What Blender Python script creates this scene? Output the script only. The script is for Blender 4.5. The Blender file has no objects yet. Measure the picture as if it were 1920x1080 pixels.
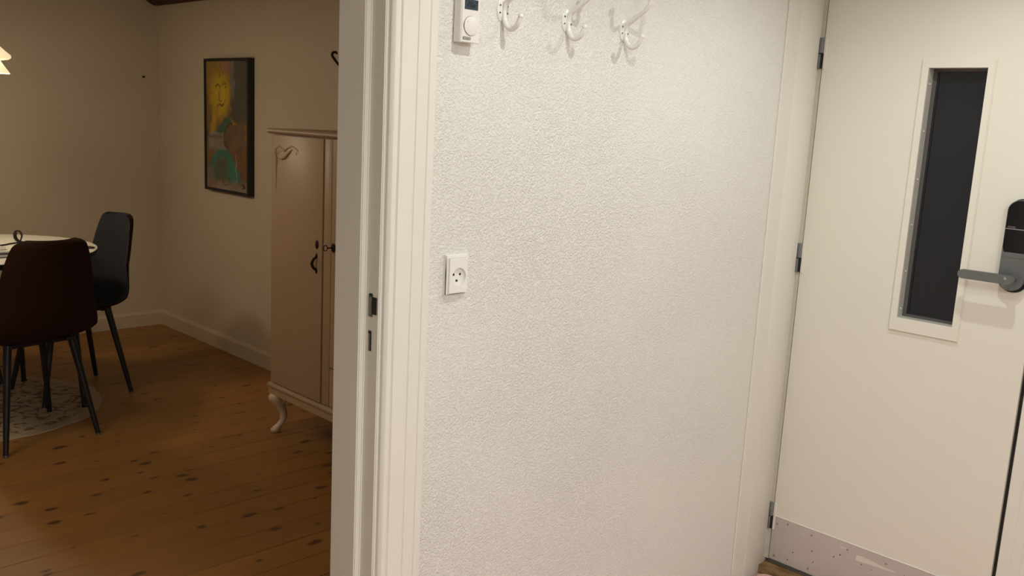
import bpy, bmesh, math, random
from mathutils import Vector, Matrix
import numpy as np
random.seed(7)
R_ = math.radians
SC = bpy.context.scene
COL = SC.collection

# ------------------------------------------------------------------ camera
EYE = 1.42
D = 1.365                       # distance of the hall wall
def cam_rot(yaw, pitch, roll):
    cy, sy, cp, sp = math.cos(yaw), math.sin(yaw), math.cos(pitch), math.sin(pitch)
    f = Vector((sy*cp, cy*cp, sp)); r = Vector((cy, -sy, 0)); u = r.cross(f)
    cr, sr = math.cos(roll), math.sin(roll)
    r2 = cr*r + sr*u; u2 = -sr*r + cr*u
    m = Matrix((r2, u2, -f)).transposed()
    return m.to_4x4()
cd = bpy.data.cameras.new('camera'); cam = bpy.data.objects.new('camera', cd); COL.objects.link(cam)
cd.sensor_fit = 'HORIZONTAL'; cd.sensor_width = 36; cd.lens = 1708.06/1920*36
cd.clip_start = .02; cd.clip_end = 60
cam.matrix_world = Matrix.Translation((0, 0, EYE)) @ cam_rot(R_(45.3358), R_(-10.2903), R_(2.9788))
SC.camera = cam

# ------------------------------------------------------------------ world, lights, exposure
w = bpy.data.worlds.new('night'); SC.world = w; w.use_nodes = True
w.node_tree.nodes['Background'].inputs[0].default_value = (.01, .012, .02, 1)
w.node_tree.nodes['Background'].inputs[1].default_value = .3
SC.view_settings.view_transform = 'Standard'; SC.view_settings.look = 'None'
SC.view_settings.gamma = 1; SC.view_settings.use_curve_mapping = False
SC.view_settings.exposure = 0.0
def lamp(name, kind, loc, power, col, rot=(0, 0, 0), **k):
    l = bpy.data.lights.new(name, kind); l.energy = power; l.color = col
    for a, b in k.items(): setattr(l, a, b)
    o = bpy.data.objects.new(name, l); o.location = loc; o.rotation_euler = rot; COL.objects.link(o)
    return o
WARM = (.97, 1.0, .95)
lamp('ceiling_spot_light', 'SPOT', (1.24, .78, 2.09), 13, WARM, spot_size=R_(158), spot_blend=.7, shadow_soft_size=.012)
lamp('ceiling_spot_light', 'SPOT', (2.06, .74, 2.11), 19, WARM, spot_size=R_(152), spot_blend=.8, shadow_soft_size=.014)
lamp('hall_fill_light', 'AREA', (.40, -.80, 2.17), 39, WARM, shape='DISK', size=.9)  # added fill behind the camera, lifts the lower wall, jamb and door
lamp('dining_fill_light', 'AREA', (.2, 3.3, 2.17), 10.5, (1, .84, .63), shape='DISK', size=.7)  # added soft fill out of view, evens out the dining room walls
lamp('pendant_bulb_light', 'POINT', (1.2, 4.57, 1.46), 8, (1, .83, .60), shadow_soft_size=.04)

# ------------------------------------------------------------------ materials
def new_mat(name):
    m = bpy.data.materials.new(name); m.use_nodes = True
    nt = m.node_tree; b = nt.nodes['Principled BSDF']
    return m, nt, b
def N(nt, t, **k):
    n = nt.nodes.new(t)
    for a, v in k.items(): setattr(n, a, v)
    return n
def mat(name, col, rough=.5, metal=0, var=.06, vscale=8, bump=0, bscale=200, bdist=.001, coat=0, spec=.5, coords='Object'):
    m, nt, b = new_mat(name); L = nt.links.new
    tc = N(nt, 'ShaderNodeTexCoord')
    no = N(nt, 'ShaderNodeTexNoise'); no.inputs['Scale'].default_value = vscale; no.inputs['Detail'].default_value = 3
    L(tc.outputs[coords], no.inputs['Vector'])
    mx = N(nt, 'ShaderNodeMix', data_type='RGBA')
    c0 = [max(0, c*(1-var)) for c in col]; c1 = [min(1, c*(1+var)) for c in col]
    mx.inputs[6].default_value = (*c0, 1); mx.inputs[7].default_value = (*c1, 1)
    L(no.outputs['Fac'], mx.inputs[0]); L(mx.outputs[2], b.inputs['Base Color'])
    b.inputs['Roughness'].default_value = rough; b.inputs['Metallic'].default_value = metal
    b.inputs['Specular IOR Level'].default_value = spec
    if coat: b.inputs['Coat Weight'].default_value = coat; b.inputs['Coat Roughness'].default_value = .1
    if bump:
        n2 = N(nt, 'ShaderNodeTexNoise'); n2.inputs['Scale'].default_value = bscale; n2.inputs['Detail'].default_value = 4
        L(tc.outputs[coords], n2.inputs['Vector'])
        bp = N(nt, 'ShaderNodeBump'); bp.inputs['Strength'].default_value = bump; bp.inputs['Distance'].default_value = bdist
        L(n2.outputs['Fac'], bp.inputs['Height']); L(bp.outputs['Normal'], b.inputs['Normal'])
    return m

def plaster_mat():
    m, nt, b = new_mat('rough_plaster'); L = nt.links.new
    tc = N(nt, 'ShaderNodeTexCoord'); mp = N(nt, 'ShaderNodeMapping')
    L(tc.outputs['Object'], mp.inputs['Vector'])
    big = N(nt, 'ShaderNodeTexNoise'); big.inputs['Scale'].default_value = 2.2; big.inputs['Detail'].default_value = 2
    fine = N(nt, 'ShaderNodeTexNoise'); fine.inputs['Scale'].default_value = 245; fine.inputs['Detail'].default_value = 3; fine.inputs['Roughness'].default_value = .55
    mid = N(nt, 'ShaderNodeTexNoise'); mid.inputs['Scale'].default_value = 32; mid.inputs['Detail'].default_value = 3
    vor = N(nt, 'ShaderNodeTexVoronoi', feature='SMOOTH_F1'); vor.inputs['Scale'].default_value = 120
    for n in (big, fine, mid, vor): L(mp.outputs['Vector'], n.inputs['Vector'])
    # the plaster is coarser towards the doorway (left) and smoother near the entrance
    sx = N(nt, 'ShaderNodeSeparateXYZ'); L(mp.outputs['Vector'], sx.inputs['Vector'])
    mr = N(nt, 'ShaderNodeMapRange'); mr.inputs[1].default_value = 1.1; mr.inputs[2].default_value = 2.4
    mr.inputs[3].default_value = 1.0; mr.inputs[4].default_value = .45; L(sx.outputs['X'], mr.inputs['Value'])
    ad = N(nt, 'ShaderNodeMath', operation='MULTIPLY'); L(big.outputs['Fac'], ad.inputs[0]); ad.inputs[1].default_value = 1.7
    st = N(nt, 'ShaderNodeMath', operation='MULTIPLY'); L(ad.outputs[0], st.inputs[0]); L(mr.outputs[0], st.inputs[1])
    cr = N(nt, 'ShaderNodeMapRange'); cr.inputs[1].default_value = .42; cr.inputs[2].default_value = .68
    L(fine.outputs['Fac'], cr.inputs['Value'])
    h1 = N(nt, 'ShaderNodeMath', operation='MULTIPLY'); L(cr.outputs[0], h1.inputs[0]); L(st.outputs[0], h1.inputs[1])
    h2 = N(nt, 'ShaderNodeMath', operation='MULTIPLY_ADD'); L(mid.outputs['Fac'], h2.inputs[0]); h2.inputs[1].default_value = .35; L(h1.outputs[0], h2.inputs[2])
    bp = N(nt, 'ShaderNodeBump'); bp.inputs['Strength'].default_value = .78; bp.inputs['Distance'].default_value = .0025
    L(h2.outputs[0], bp.inputs['Height']); L(bp.outputs['Normal'], b.inputs['Normal'])
    mx = N(nt, 'ShaderNodeMix', data_type='RGBA'); L(big.outputs['Fac'], mx.inputs[0])
    mx.inputs[6].default_value = (.80, .78, .73, 1); mx.inputs[7].default_value = (.84, .82, .77, 1)
    L(mx.outputs[2], b.inputs['Base Color'])
    b.inputs['Roughness'].default_value = .42; b.inputs['Specular IOR Level'].default_value = .45
    return m

def plank_mat():
    m, nt, b = new_mat('pine_plank'); L = nt.links.new
    tc = N(nt, 'ShaderNodeTexCoord'); oi = N(nt, 'ShaderNodeObjectInfo')
    off = N(nt, 'ShaderNodeVectorMath', operation='SCALE'); off.inputs[0].default_value = (37, 91, 13); L(oi.outputs['Random'], off.inputs['Scale'])
    add = N(nt, 'ShaderNodeVectorMath', operation='ADD'); L(tc.outputs['Object'], add.inputs[0]); L(off.outputs[0], add.inputs[1])
    mp = N(nt, 'ShaderNodeMapping'); mp.inputs['Scale'].default_value = (1, 9, 1); L(add.outputs[0], mp.inputs['Vector'])
    gr = N(nt, 'ShaderNodeTexNoise'); gr.inputs['Scale'].default_value = 5; gr.inputs['Detail'].default_value = 5; gr.inputs['Distortion'].default_value = .6
    L(mp.outputs['Vector'], gr.inputs['Vector'])
    c1 = N(nt, 'ShaderNodeMix', data_type='RGBA'); L(gr.outputs['Fac'], c1.inputs[0])
    c1.inputs[6].default_value = (.27, .115, .024, 1); c1.inputs[7].default_value = (.36, .172, .046, 1)
    hs = N(nt, 'ShaderNodeHueSaturation'); L(c1.outputs[2], hs.inputs['Color'])
    mr = N(nt, 'ShaderNodeMapRange'); mr.inputs[3].default_value = .88; mr.inputs[4].default_value = 1.1; L(oi.outputs['Random'], mr.inputs['Value']); L(mr.outputs[0], hs.inputs['Value'])
    # knots
    m2 = N(nt, 'ShaderNodeMapping'); m2.inputs['Scale'].default_value = (1, 1.75, 0); L(add.outputs[0], m2.inputs['Vector'])
    wob = N(nt, 'ShaderNodeTexNoise'); wob.inputs['Scale'].default_value = 14; L(add.outputs[0], wob.inputs['Vector'])
    ws = N(nt, 'ShaderNodeVectorMath', operation='SCALE'); ws.inputs['Scale'].default_value = .05; L(wob.outputs['Color'], ws.inputs[0])
    wa = N(nt, 'ShaderNodeVectorMath', operation='ADD'); L(m2.outputs['Vector'], wa.inputs[0]); L(ws.outputs[0], wa.inputs[1])
    vo = N(nt, 'ShaderNodeTexVoronoi', voronoi_dimensions='2D'); vo.inputs['Scale'].default_value = 6.2; vo.inputs['Randomness'].default_value = 1
    L(wa.outputs[0], vo.inputs['Vector'])
    sc = N(nt, 'ShaderNodeSeparateColor'); L(vo.outputs['Color'], sc.inputs[0])
    sz = N(nt, 'ShaderNodeMapRange'); sz.inputs[1].default_value = .38; sz.inputs[2].default_value = 1; sz.inputs[3].default_value = .0; sz.inputs[4].default_value = .19
    L(sc.outputs[0], sz.inputs['Value'])
    lt = N(nt, 'ShaderNodeMath', operation='SUBTRACT'); L(sz.outputs[0], lt.inputs[0]); L(vo.outputs['Distance'], lt.inputs[1])
    kr = N(nt, 'ShaderNodeMapRange'); kr.inputs[1].default_value = -.03; kr.inputs[2].default_value = .06; L(lt.outputs[0], kr.inputs['Value'])
    c2 = N(nt, 'ShaderNodeMix', data_type='RGBA'); L(kr.outputs[0], c2.inputs[0]); L(hs.outputs[0], c2.inputs[6]); c2.inputs[7].default_value = (.10, .040, .012, 1)
    L(c2.outputs[2], b.inputs['Base Color'])
    b.inputs['Roughness'].default_value = .42
    bp = N(nt, 'ShaderNodeBump'); bp.inputs['Strength'].default_value = .12; bp.inputs['Distance'].default_value = .002
    L(gr.outputs['Fac'], bp.inputs['Height']); L(bp.outputs['Normal'], b.inputs['Normal'])
    return m

def rug_mat():
    m, nt, b = new_mat('patterned_rug'); L = nt.links.new
    tc = N(nt, 'ShaderNodeTexCoord')
    nz = N(nt, 'ShaderNodeTexNoise'); nz.inputs['Scale'].default_value = 6; L(tc.outputs['Object'], nz.inputs['Vector'])
    ws = N(nt, 'ShaderNodeVectorMath', operation='SCALE'); ws.inputs['Scale'].default_value = .12; L(nz.outputs['Color'], ws.inputs[0])
    wa = N(nt, 'ShaderNodeVectorMath', operation='ADD'); L(tc.outputs['Object'], wa.inputs[0]); L(ws.outputs[0], wa.inputs[1])
    vo = N(nt, 'ShaderNodeTexVoronoi', feature='DISTANCE_TO_EDGE'); vo.inputs['Scale'].default_value = 15; L(wa.outputs[0], vo.inputs['Vector'])
    lt = N(nt, 'ShaderNodeMapRange'); lt.inputs[1].default_value = .03; lt.inputs[2].default_value = .13; lt.inputs[3].default_value = 1; lt.inputs[4].default_value = 0; L(vo.outputs['Distance'], lt.inputs['Value'])
    n2 = N(nt, 'ShaderNodeTexNoise'); n2.inputs['Scale'].default_value = 22; n2.inputs['Detail'].default_value = 3; L(tc.outputs['Object'], n2.inputs['Vector'])
    g = N(nt, 'ShaderNodeMapRange'); g.inputs[1].default_value = .42; g.inputs[2].default_value = .52; L(n2.outputs['Fac'], g.inputs['Value'])
    mu = N(nt, 'ShaderNodeMath', operation='MULTIPLY'); L(lt.outputs[0], mu.inputs[0]); L(g.outputs[0], mu.inputs[1])
    # plain border
    ln = N(nt, 'ShaderNodeVectorMath', operation='LENGTH'); L(tc.outputs['Object'], ln.inputs[0])
    bd = N(nt, 'ShaderNodeMapRange'); bd.inputs[1].default_value = .43; bd.inputs[2].default_value = .455; bd.inputs[3].default_value = 1; bd.inputs[4].default_value = 0; L(ln.outputs['Value'], bd.inputs['Value'])
    m3 = N(nt, 'ShaderNodeMath', operation='MULTIPLY'); L(mu.outputs[0], m3.inputs[0]); L(bd.outputs[0], m3.inputs[1])
    mx = N(nt, 'ShaderNodeMix', data_type='RGBA'); L(m3.outputs[0], mx.inputs[0])
    mx.inputs[6].default_value = (.46, .36, .25, 1); mx.inputs[7].default_value = (.15, .10, .055, 1)
    L(mx.outputs[2], b.inputs['Base Color']); b.inputs['Roughness'].default_value = .95
    bp = N(nt, 'ShaderNodeBump'); bp.inputs['Strength'].default_value = .5; bp.inputs['Distance'].default_value = .002
    n4 = N(nt, 'ShaderNodeTexNoise'); n4.inputs['Scale'].default_value = 350; L(tc.outputs['Object'], n4.inputs['Vector'])
    L(n4.outputs['Fac'], bp.inputs['Height']); L(bp.outputs['Normal'], b.inputs['Normal'])
    return m

def kick_mat():
    m, nt, b = new_mat('worn_kick_plate'); L = nt.links.new
    tc = N(nt, 'ShaderNodeTexCoord')
    nz = N(nt, 'ShaderNodeTexNoise'); nz.inputs['Scale'].default_value = 9; nz.inputs['Detail'].default_value = 4; L(tc.outputs['Object'], nz.inputs['Vector'])
    mx = N(nt, 'ShaderNodeMix', data_type='RGBA'); L(nz.outputs['Fac'], mx.inputs[0])
    mx.inputs[6].default_value = (.54, .49, .46, 1); mx.inputs[7].default_value = (.64, .59, .56, 1)
    vo = N(nt, 'ShaderNodeTexVoronoi'); vo.inputs['Scale'].default_value = 38; L(tc.outputs['Object'], vo.inputs['Vector'])
    sc = N(nt, 'ShaderNodeSeparateColor'); L(vo.outputs['Color'], sc.inputs[0])
    sz = N(nt, 'ShaderNodeMapRange'); sz.inputs[1].default_value = .82; sz.inputs[2].default_value = 1; sz.inputs[3].default_value = 0; sz.inputs[4].default_value = .12; L(sc.outputs[0], sz.inputs['Value'])
    lt = N(nt, 'ShaderNodeMath', operation='GREATER_THAN'); L(sz.outputs[0], lt.inputs[0]); L(vo.outputs['Distance'], lt.inputs[1])
    m2 = N(nt, 'ShaderNodeMix', data_type='RGBA'); L(lt.outputs[0], m2.inputs[0]); L(mx.outputs[2], m2.inputs[6]); m2.inputs[7].default_value = (.14, .09, .07, 1)
    L(m2.outputs[2], b.inputs['Base Color']); b.inputs['Roughness'].default_value = .42; b.inputs['Metallic'].default_value = .25
    return m

def fabric_mat(name, c0, c1):
    m, nt, b = new_mat(name); L = nt.links.new
    tc = N(nt, 'ShaderNodeTexCoord')
    nz = N(nt, 'ShaderNodeTexNoise'); nz.inputs['Scale'].default_value = 260; nz.inputs['Detail'].default_value = 2; L(tc.outputs['Object'], nz.inputs['Vector'])
    mx = N(nt, 'ShaderNodeMix', data_type='RGBA'); L(nz.outputs['Fac'], mx.inputs[0]); mx.inputs[6].default_value = (*c0, 1); mx.inputs[7].default_value = (*c1, 1)
    L(mx.outputs[2], b.inputs['Base Color']); b.inputs['Roughness'].default_value = .95; b.inputs['Specular IOR Level'].default_value = .15
    bp = N(nt, 'ShaderNodeBump'); bp.inputs['Strength'].default_value = .35; bp.inputs['Distance'].default_value = .0015
    L(nz.outputs['Fac'], bp.inputs['Height']); L(bp.outputs['Normal'], b.inputs['Normal'])
    return m

def wood_mat(name, c0, c1, scale=(1, 1, 1), rough=.7):
    m, nt, b = new_mat(name); L = nt.links.new
    tc = N(nt, 'ShaderNodeTexCoord'); mp = N(nt, 'ShaderNodeMapping'); mp.inputs['Scale'].default_value = scale; L(tc.outputs['Object'], mp.inputs['Vector'])
    nz = N(nt, 'ShaderNodeTexNoise'); nz.inputs['Scale'].default_value = 12; nz.inputs['Detail'].default_value = 6; L(mp.outputs['Vector'], nz.inputs['Vector'])
    rp = N(nt, 'ShaderNodeMapRange'); rp.inputs[1].default_value = .35; rp.inputs[2].default_value = .68; L(nz.outputs['Fac'], rp.inputs['Value'])
    mx = N(nt, 'ShaderNodeMix', data_type='RGBA'); L(rp.outputs[0], mx.inputs[0]); mx.inputs[6].default_value = (*c0, 1); mx.inputs[7].default_value = (*c1, 1)
    L(mx.outputs[2], b.inputs['Base Color']); b.inputs['Roughness'].default_value = rough
    bp = N(nt, 'ShaderNodeBump'); bp.inputs['Strength'].default_value = .4; bp.inputs['Distance'].default_value = .003
    L(nz.outputs['Fac'], bp.inputs['Height']); L(bp.outputs['Normal'], b.inputs['Normal'])
    return m

def emit_shade():
    m, nt, b = new_mat('glowing_lamp_shade')
    b.inputs['Base Color'].default_value = (.9, .84, .7, 1); b.inputs['Roughness'].default_value = .5
    b.inputs['Emission Color'].default_value = (1, .80, .46, 1); b.inputs['Emission Strength'].default_value = .85
    return m

M = dict(
    plaster=plaster_mat(),
    paint=mat('white_gloss_paint', (.80, .775, .70), .30, var=.03, vscale=4, bump=.10, bscale=60, bdist=.002),
    paint_flat=mat('white_wall_paint', (.80, .78, .74), .6, var=.03, vscale=3, bump=.15, bscale=180),
    door=mat('cream_door_paint', (.80, .765, .67), .42, var=.025, vscale=3, bump=.04, bscale=300),
    frame_gap=mat('yellowish_frame_paint', (.60, .575, .46), .45, var=.08, vscale=20),  # darker and yellower than the other frame parts
    dining=mat('beige_wall_paint', (.62, .54, .41), .75, var=.05, vscale=2.5, bump=.12, bscale=90),
    skirting=mat('skirting_paint', (.62, .53, .39), .5, var=.03),
    ceiling=mat('white_ceiling_paint', (.62, .60, .56), .8),
    plank=plank_mat(), rug=rug_mat(), kick=kick_mat(),
    subfloor=mat('dark_subfloor', (.06, .035, .02), .9),
    tile=mat('red_clay_tile', (.50, .34, .29), .5, var=.15),
    pink=fabric_mat('pink_rug_wool', (.62, .36, .33), (.74, .46, .43)),
    sill=wood_mat('weathered_sill_wood', (.10, .045, .012), (.34, .21, .09), (4, 1, 4), .6),
    rubber=mat('grey_rubber', (.085, .08, .072), .7),
    black=mat('black_gap', (.012, .010, .008), .6),
    plastic=mat('white_plastic', (.84, .82, .77), .30, var=.01),
    plastic2=mat('thermostat_plastic', (.81, .775, .73), .35, var=.01),
    lcd=mat('lcd_screen', (.045, .06, .075), .25, var=.1, vscale=60),
    ink=mat('dark_print', (.006, .010, .02), .6),
    badge=mat('grey_green_print', (.16, .17, .145), .6),
    hookw=mat('white_enamel', (.83, .81, .76), .22, var=.02),
    screw=mat('zinc_screw', (.42, .42, .40), .35, 1),
    steel=mat('satin_grey_metal', (.20, .21, .215), .40, .7, var=.04),
    hinge=mat('hinge_steel', (.26, .265, .27), .45, .6, var=.06, vscale=50),
    glossblk=mat('black_gloss_glass', (.006, .006, .007), .08),
    pane=mat('dark_window_glass', (.0105, .0115, .0145), .06, var=.05, vscale=5, spec=.36),
    reveal=mat('grey_reveal_paint', (.56, .53, .50), .5),
    blackm=mat('black_powder_coat', (.010, .010, .013), .45),
    grey=fabric_mat('grey_chair_fabric', (.022, .024, .028), (.040, .043, .050)),
    brown=fabric_mat('dark_brown_chair_fabric', (.020, .0075, .0035), (.040, .017, .009)),
    laminate=mat('white_laminate', (.84, .81, .74), .35, var=.01),
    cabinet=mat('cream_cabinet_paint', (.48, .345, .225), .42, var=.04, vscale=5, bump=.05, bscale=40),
    iron=mat('dark_iron', (.018, .012, .008), .5, .4),
    beam=wood_mat('dark_beam_wood', (.035, .011, .006), (.10, .035, .018), (6, 1, 6), .8),
    paper=mat('white_paper', (.80, .78, .74), .7, var=.03),
    cover=mat('black_notebook_cover', (.02, .016, .014), .6),
    shade=emit_shade(),
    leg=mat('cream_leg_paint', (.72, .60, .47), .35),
    scuff=mat('pale_scuff', (.72, .66, .60), .5),
    worn=mat('worn_strike_metal', (.25, .30, .26), .45, .6, var=.5, vscale=120),
)

# ------------------------------------------------------------------ mesh helpers
def link(o, parent=None):
    COL.objects.link(o)
    if parent is not None: o.parent = parent
    return o
def obj(name, bm, m, parent=None, loc=(0, 0, 0), smooth=None, mats=None):
    bmesh.ops.recalc_face_normals(bm, faces=bm.faces)
    me = bpy.data.meshes.new(name); bm.to_mesh(me); bm.free()
    for x in (mats or [m]): me.materials.append(x)
    if smooth:
        for p in me.polygons: p.use_smooth = True
        me.set_sharp_from_angle(angle=R_(smooth))
    o = bpy.data.objects.new(name, me); o.location = loc
    return link(o, parent)
def empty(name, loc, rz=0):
    o = bpy.data.objects.new(name, None); o.empty_display_size = .05
    o.location = loc; o.rotation_euler = (0, 0, rz)
    return link(o)
def tag(o, label=None, cat=None, group=None, kind=None):
    if label: o['label'] = label
    if cat: o['category'] = cat
    if group: o['group'] = group
    if kind: o['kind'] = kind
    return o
def struct(o, label=None): return tag(o, label, kind='structure')
def bx(bm, x0, x1, y0, y1, z0, z1, bev=0, seg=2):
    r = bmesh.ops.create_cube(bm, size=1)
    vs = r['verts']
    for v in vs:
        v.co = Vector(((x0+x1)/2 + v.co.x*(x1-x0), (y0+y1)/2 + v.co.y*(y1-y0), (z0+z1)/2 + v.co.z*(z1-z0)))
    if bev:
        es = list({e for v in vs for e in v.link_edges})
        bmesh.ops.bevel(bm, geom=es, offset=bev, segments=seg, profile=.5, affect='EDGES')
    return bm
def B(*a, **k): return bx(bmesh.new(), *a, **k)
def prism(bm, pts, axis, a, b):
    """extrude a 2-D outline along an axis; pts are in the two other axes, in xyz order"""
    def P(p, t):
        q = list(p); q.insert(axis, t); return Vector(q)
    A = [bm.verts.new(P(p, a)) for p in pts]; Bv = [bm.verts.new(P(p, b)) for p in pts]
    n = len(pts)
    for i in range(n): bm.faces.new((A[i], A[(i+1) % n], Bv[(i+1) % n], Bv[i]))
    bm.faces.new(A); bm.faces.new(Bv[::-1])
    return bm
def tube(bm, pts, rad, n=12, cap=True):
    pts = [Vector(p) for p in pts]
    rad = rad if isinstance(rad, (list, tuple)) else [rad]*len(pts)
    rings = []; up = None
    for i, p in enumerate(pts):
        t = (pts[min(i+1, len(pts)-1)] - pts[max(i-1, 0)]).normalized()
        if up is None:
            up = Vector((0, 0, 1)) if abs(t.z) < .9 else Vector((1, 0, 0))
        u = t.cross(up).normalized(); v = u.cross(t).normalized(); up = v
        rings.append([bm.verts.new(p + (u*math.cos(2*math.pi*k/n) + v*math.sin(2*math.pi*k/n))*rad[i]) for k in range(n)])
    for a, b in zip(rings, rings[1:]):
        for k in range(n): bm.faces.new((a[k], a[(k+1) % n], b[(k+1) % n], b[k]))
    if cap: bm.faces.new(rings[0][::-1]); bm.faces.new(rings[-1])
    return bm
def smooth_path(pts, n=6):
    P = [Vector(p) for p in pts]; out = []
    for i in range(len(P)-1):
        p0, p1, p2, p3 = P[max(i-1, 0)], P[i], P[i+1], P[min(i+2, len(P)-1)]
        for k in range(n):
            t = k/n
            out.append(.5*((2*p1) + (p2-p0)*t + (2*p0-5*p1+4*p2-p3)*t*t + (3*p1-p0-3*p2+p3)*t**3))
    out.append(P[-1]); return out
def lathe(bm, prof, n=32, c=(0, 0, 0)):
    c = Vector(c); rings = []
    for r, z in prof:
        if r < 1e-6: rings.append([bm.verts.new(c + Vector((0, 0, z)))])
        else: rings.append([bm.verts.new(c + Vector((r*math.cos(2*math.pi*k/n), r*math.sin(2*math.pi*k/n), z))) for k in range(n)])
    for a, b in zip(rings, rings[1:]):
        for k in range(n):
            k2 = (k+1) % n
            if len(a) == 1 and len(b) == 1: continue
            if len(a) == 1: bm.faces.new((a[0], b[k2], b[k]))
            elif len(b) == 1: bm.faces.new((a[k], a[k2], b[0]))
            else: bm.faces.new((a[k], a[k2], b[k2], b[k]))
    return bm
def cyl(bm, p, q, r, n=16, r2=None): return tube(bm, [p, q], [r, r if r2 is None else r2], n)
def ball(bm, c, r, sx=1, sy=1, sz=1, seg=16):
    res = bmesh.ops.create_uvsphere(bm, u_segments=seg, v_segments=seg//2+2, radius=r)
    for v in res['verts']: v.co = Vector((c[0]+v.co.x*sx, c[1]+v.co.y*sy, c[2]+v.co.z*sz))
    return bm
def rring(outer, inner, to3, d0, d1, d_in=None):
    """rectangular frame: outer/inner = (a0,a1,b0,b1); to3(a,b,d) -> xyz; front at d1, back at d0"""
    bm = bmesh.new(); di = d1 if d_in is None else d_in
    def rect(r, d): a0, a1, b0, b1 = r; return [bm.verts.new(to3(*p, d)) for p in ((a0, b0), (a1, b0), (a1, b1), (a0, b1))]
    of, inf, ob, inb = rect(outer, d1), rect(inner, di), rect(outer, d0), rect(inner, d0)
    for i in range(4):
        j = (i+1) % 4
        bm.faces.new((of[i], of[j], inf[j], inf[i])); bm.faces.new((ob[i], ob[j], inb[j], inb[i]))
        bm.faces.new((of[i], of[j], ob[j], ob[i])); bm.faces.new((inf[i], inf[j], inb[j], inb[i]))
    return bm
def text_bm(s, size, depth=.0002):
    cu = bpy.data.curves.new('lettering', 'FONT'); cu.body = s; cu.size = size; cu.extrude = depth
    cu.align_x = 'CENTER'; cu.align_y = 'CENTER'
    o = bpy.data.objects.new('lettering', cu); COL.objects.link(o)
    dg = bpy.context.evaluated_depsgraph_get(); me = bpy.data.meshes.new_from_object(o.evaluated_get(dg))
    bm = bmesh.new(); bm.from_mesh(me)
    bpy.data.objects.remove(o); bpy.data.meshes.remove(me)
    return bm
FRONT = lambda a, b, d: (a, D-d, b)              # a = x, b = z on the hall wall, d = out of the wall
DX = 2.645
DOORP = lambda a, b, d: (DX-d, a, b)             # a = y, b = z on the entrance door, d = out of the door

# ------------------------------------------------------------------ setting: shell
X0, XR = -1.5, 2.555
YF = 5.74
ZC = 2.2
OPL, OPR, OPT = .16, 1.024, 2.06                  # doorway in the hall wall
bm = bmesh.new()
bx(bm, OPR+.012, 2.80, D, D+.125, -.05, ZC)
struct(obj('wall_front', bm, M['plaster']))
struct(obj('wall_front', B(X0-.1, OPL-.012, D, D+.125, -.05, ZC), M['plaster']))
struct(obj('wall_front', B(OPL-.012, OPR+.012, D, D+.125, OPT+.019, ZC), M['plaster']))
struct(obj('wall_far', B(X0-.1, 2.8, YF, YF+.1, -.05, ZC), M['dining']))
struct(obj('wall_right', B(XR, XR+.2, D+.125, YF, -.05, ZC), M['dining']))
struct(obj('wall_left', B(X0-.1, X0, D+.125, YF, -.05, ZC), M['dining']))
struct(obj('wall_left', B(X0-.1, X0, -1.4, D, -.05, ZC), M['paint_flat']))
struct(obj('wall_back', B(X0-.1, 2.8, -1.5, -1.4, -.05, ZC), M['paint_flat']))
bm = bmesh.new(); bx(bm, DX+.01, DX+.2, -1.4, .53, -.05, ZC); bx(bm, DX+.01, DX+.2, .53, D, 2.08, ZC)
struct(obj('wall_right', bm, M['paint_flat']))
struct(obj('ceiling', B(X0-.1, 2.8, D, YF+.1, ZC, ZC+.08), M['ceiling']))
struct(obj('ceiling', B(X0-.1, 2.85, -1.5, D, ZC, ZC+.08), M['ceiling']))

# dining floor: pine planks running across the room
fl = obj('floor', B(X0-.1, XR, D, YF, -.06, -.02), M['subfloor']); struct(fl)
PW = .13; y = 2.50 - PW*9
cache = {}
row = 0
while y < YF:
    ya, yb = max(y, D+.01), min(y+PW, YF-.002)
    cuts = [X0, XR]
    for xa, xb in zip(cuts, cuts[1:]):
        dz = random.uniform(-.0006, 0)
        bm = bx(bmesh.new(), -(xb-xa)/2+.0006, (xb-xa)/2-.0006, -(yb-ya)/2+.0009, (yb-ya)/2-.0009, -.02, 0, .0012, 1)
        obj('plank', bm, M['plank'], fl, ((xa+xb)/2, (ya+yb)/2, dz))
    y += PW; row += 1
struct(obj('floor', B(X0-.1, DX+.02, -1.4, D, -.06, 0), M['tile']))

# skirting boards of the dining room
def skirting(name, axis, a, b, face, sgn):
    prof = [(0, 0), (.016, 0), (.016, .078), (.011, .088), (.006, .095), (0, .095)]
    bm = bmesh.new()
    prism(bm, [(face+sgn*p, z) for p, z in prof], axis, a, b)
    return struct(obj(name, bm, M['skirting']))
skirting('baseboard_far', 0, X0, XR, YF, -1)
skirting('baseboard_right', 1, D+.13, YF, XR, -1)

# dark timber along the top of the dining wall
bm = bmesh.new()
prism(bm, [(XR, 2.018), (XR-.03, 2.018), (XR-.085, 2.048), (XR-.12, 2.10), (XR-.12, 2.2), (XR, 2.2)], 1, D+.13, YF)
struct(obj('trim_1', bm, M['beam']), 'dark rough timber beam along the top of the dining room wall')

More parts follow.
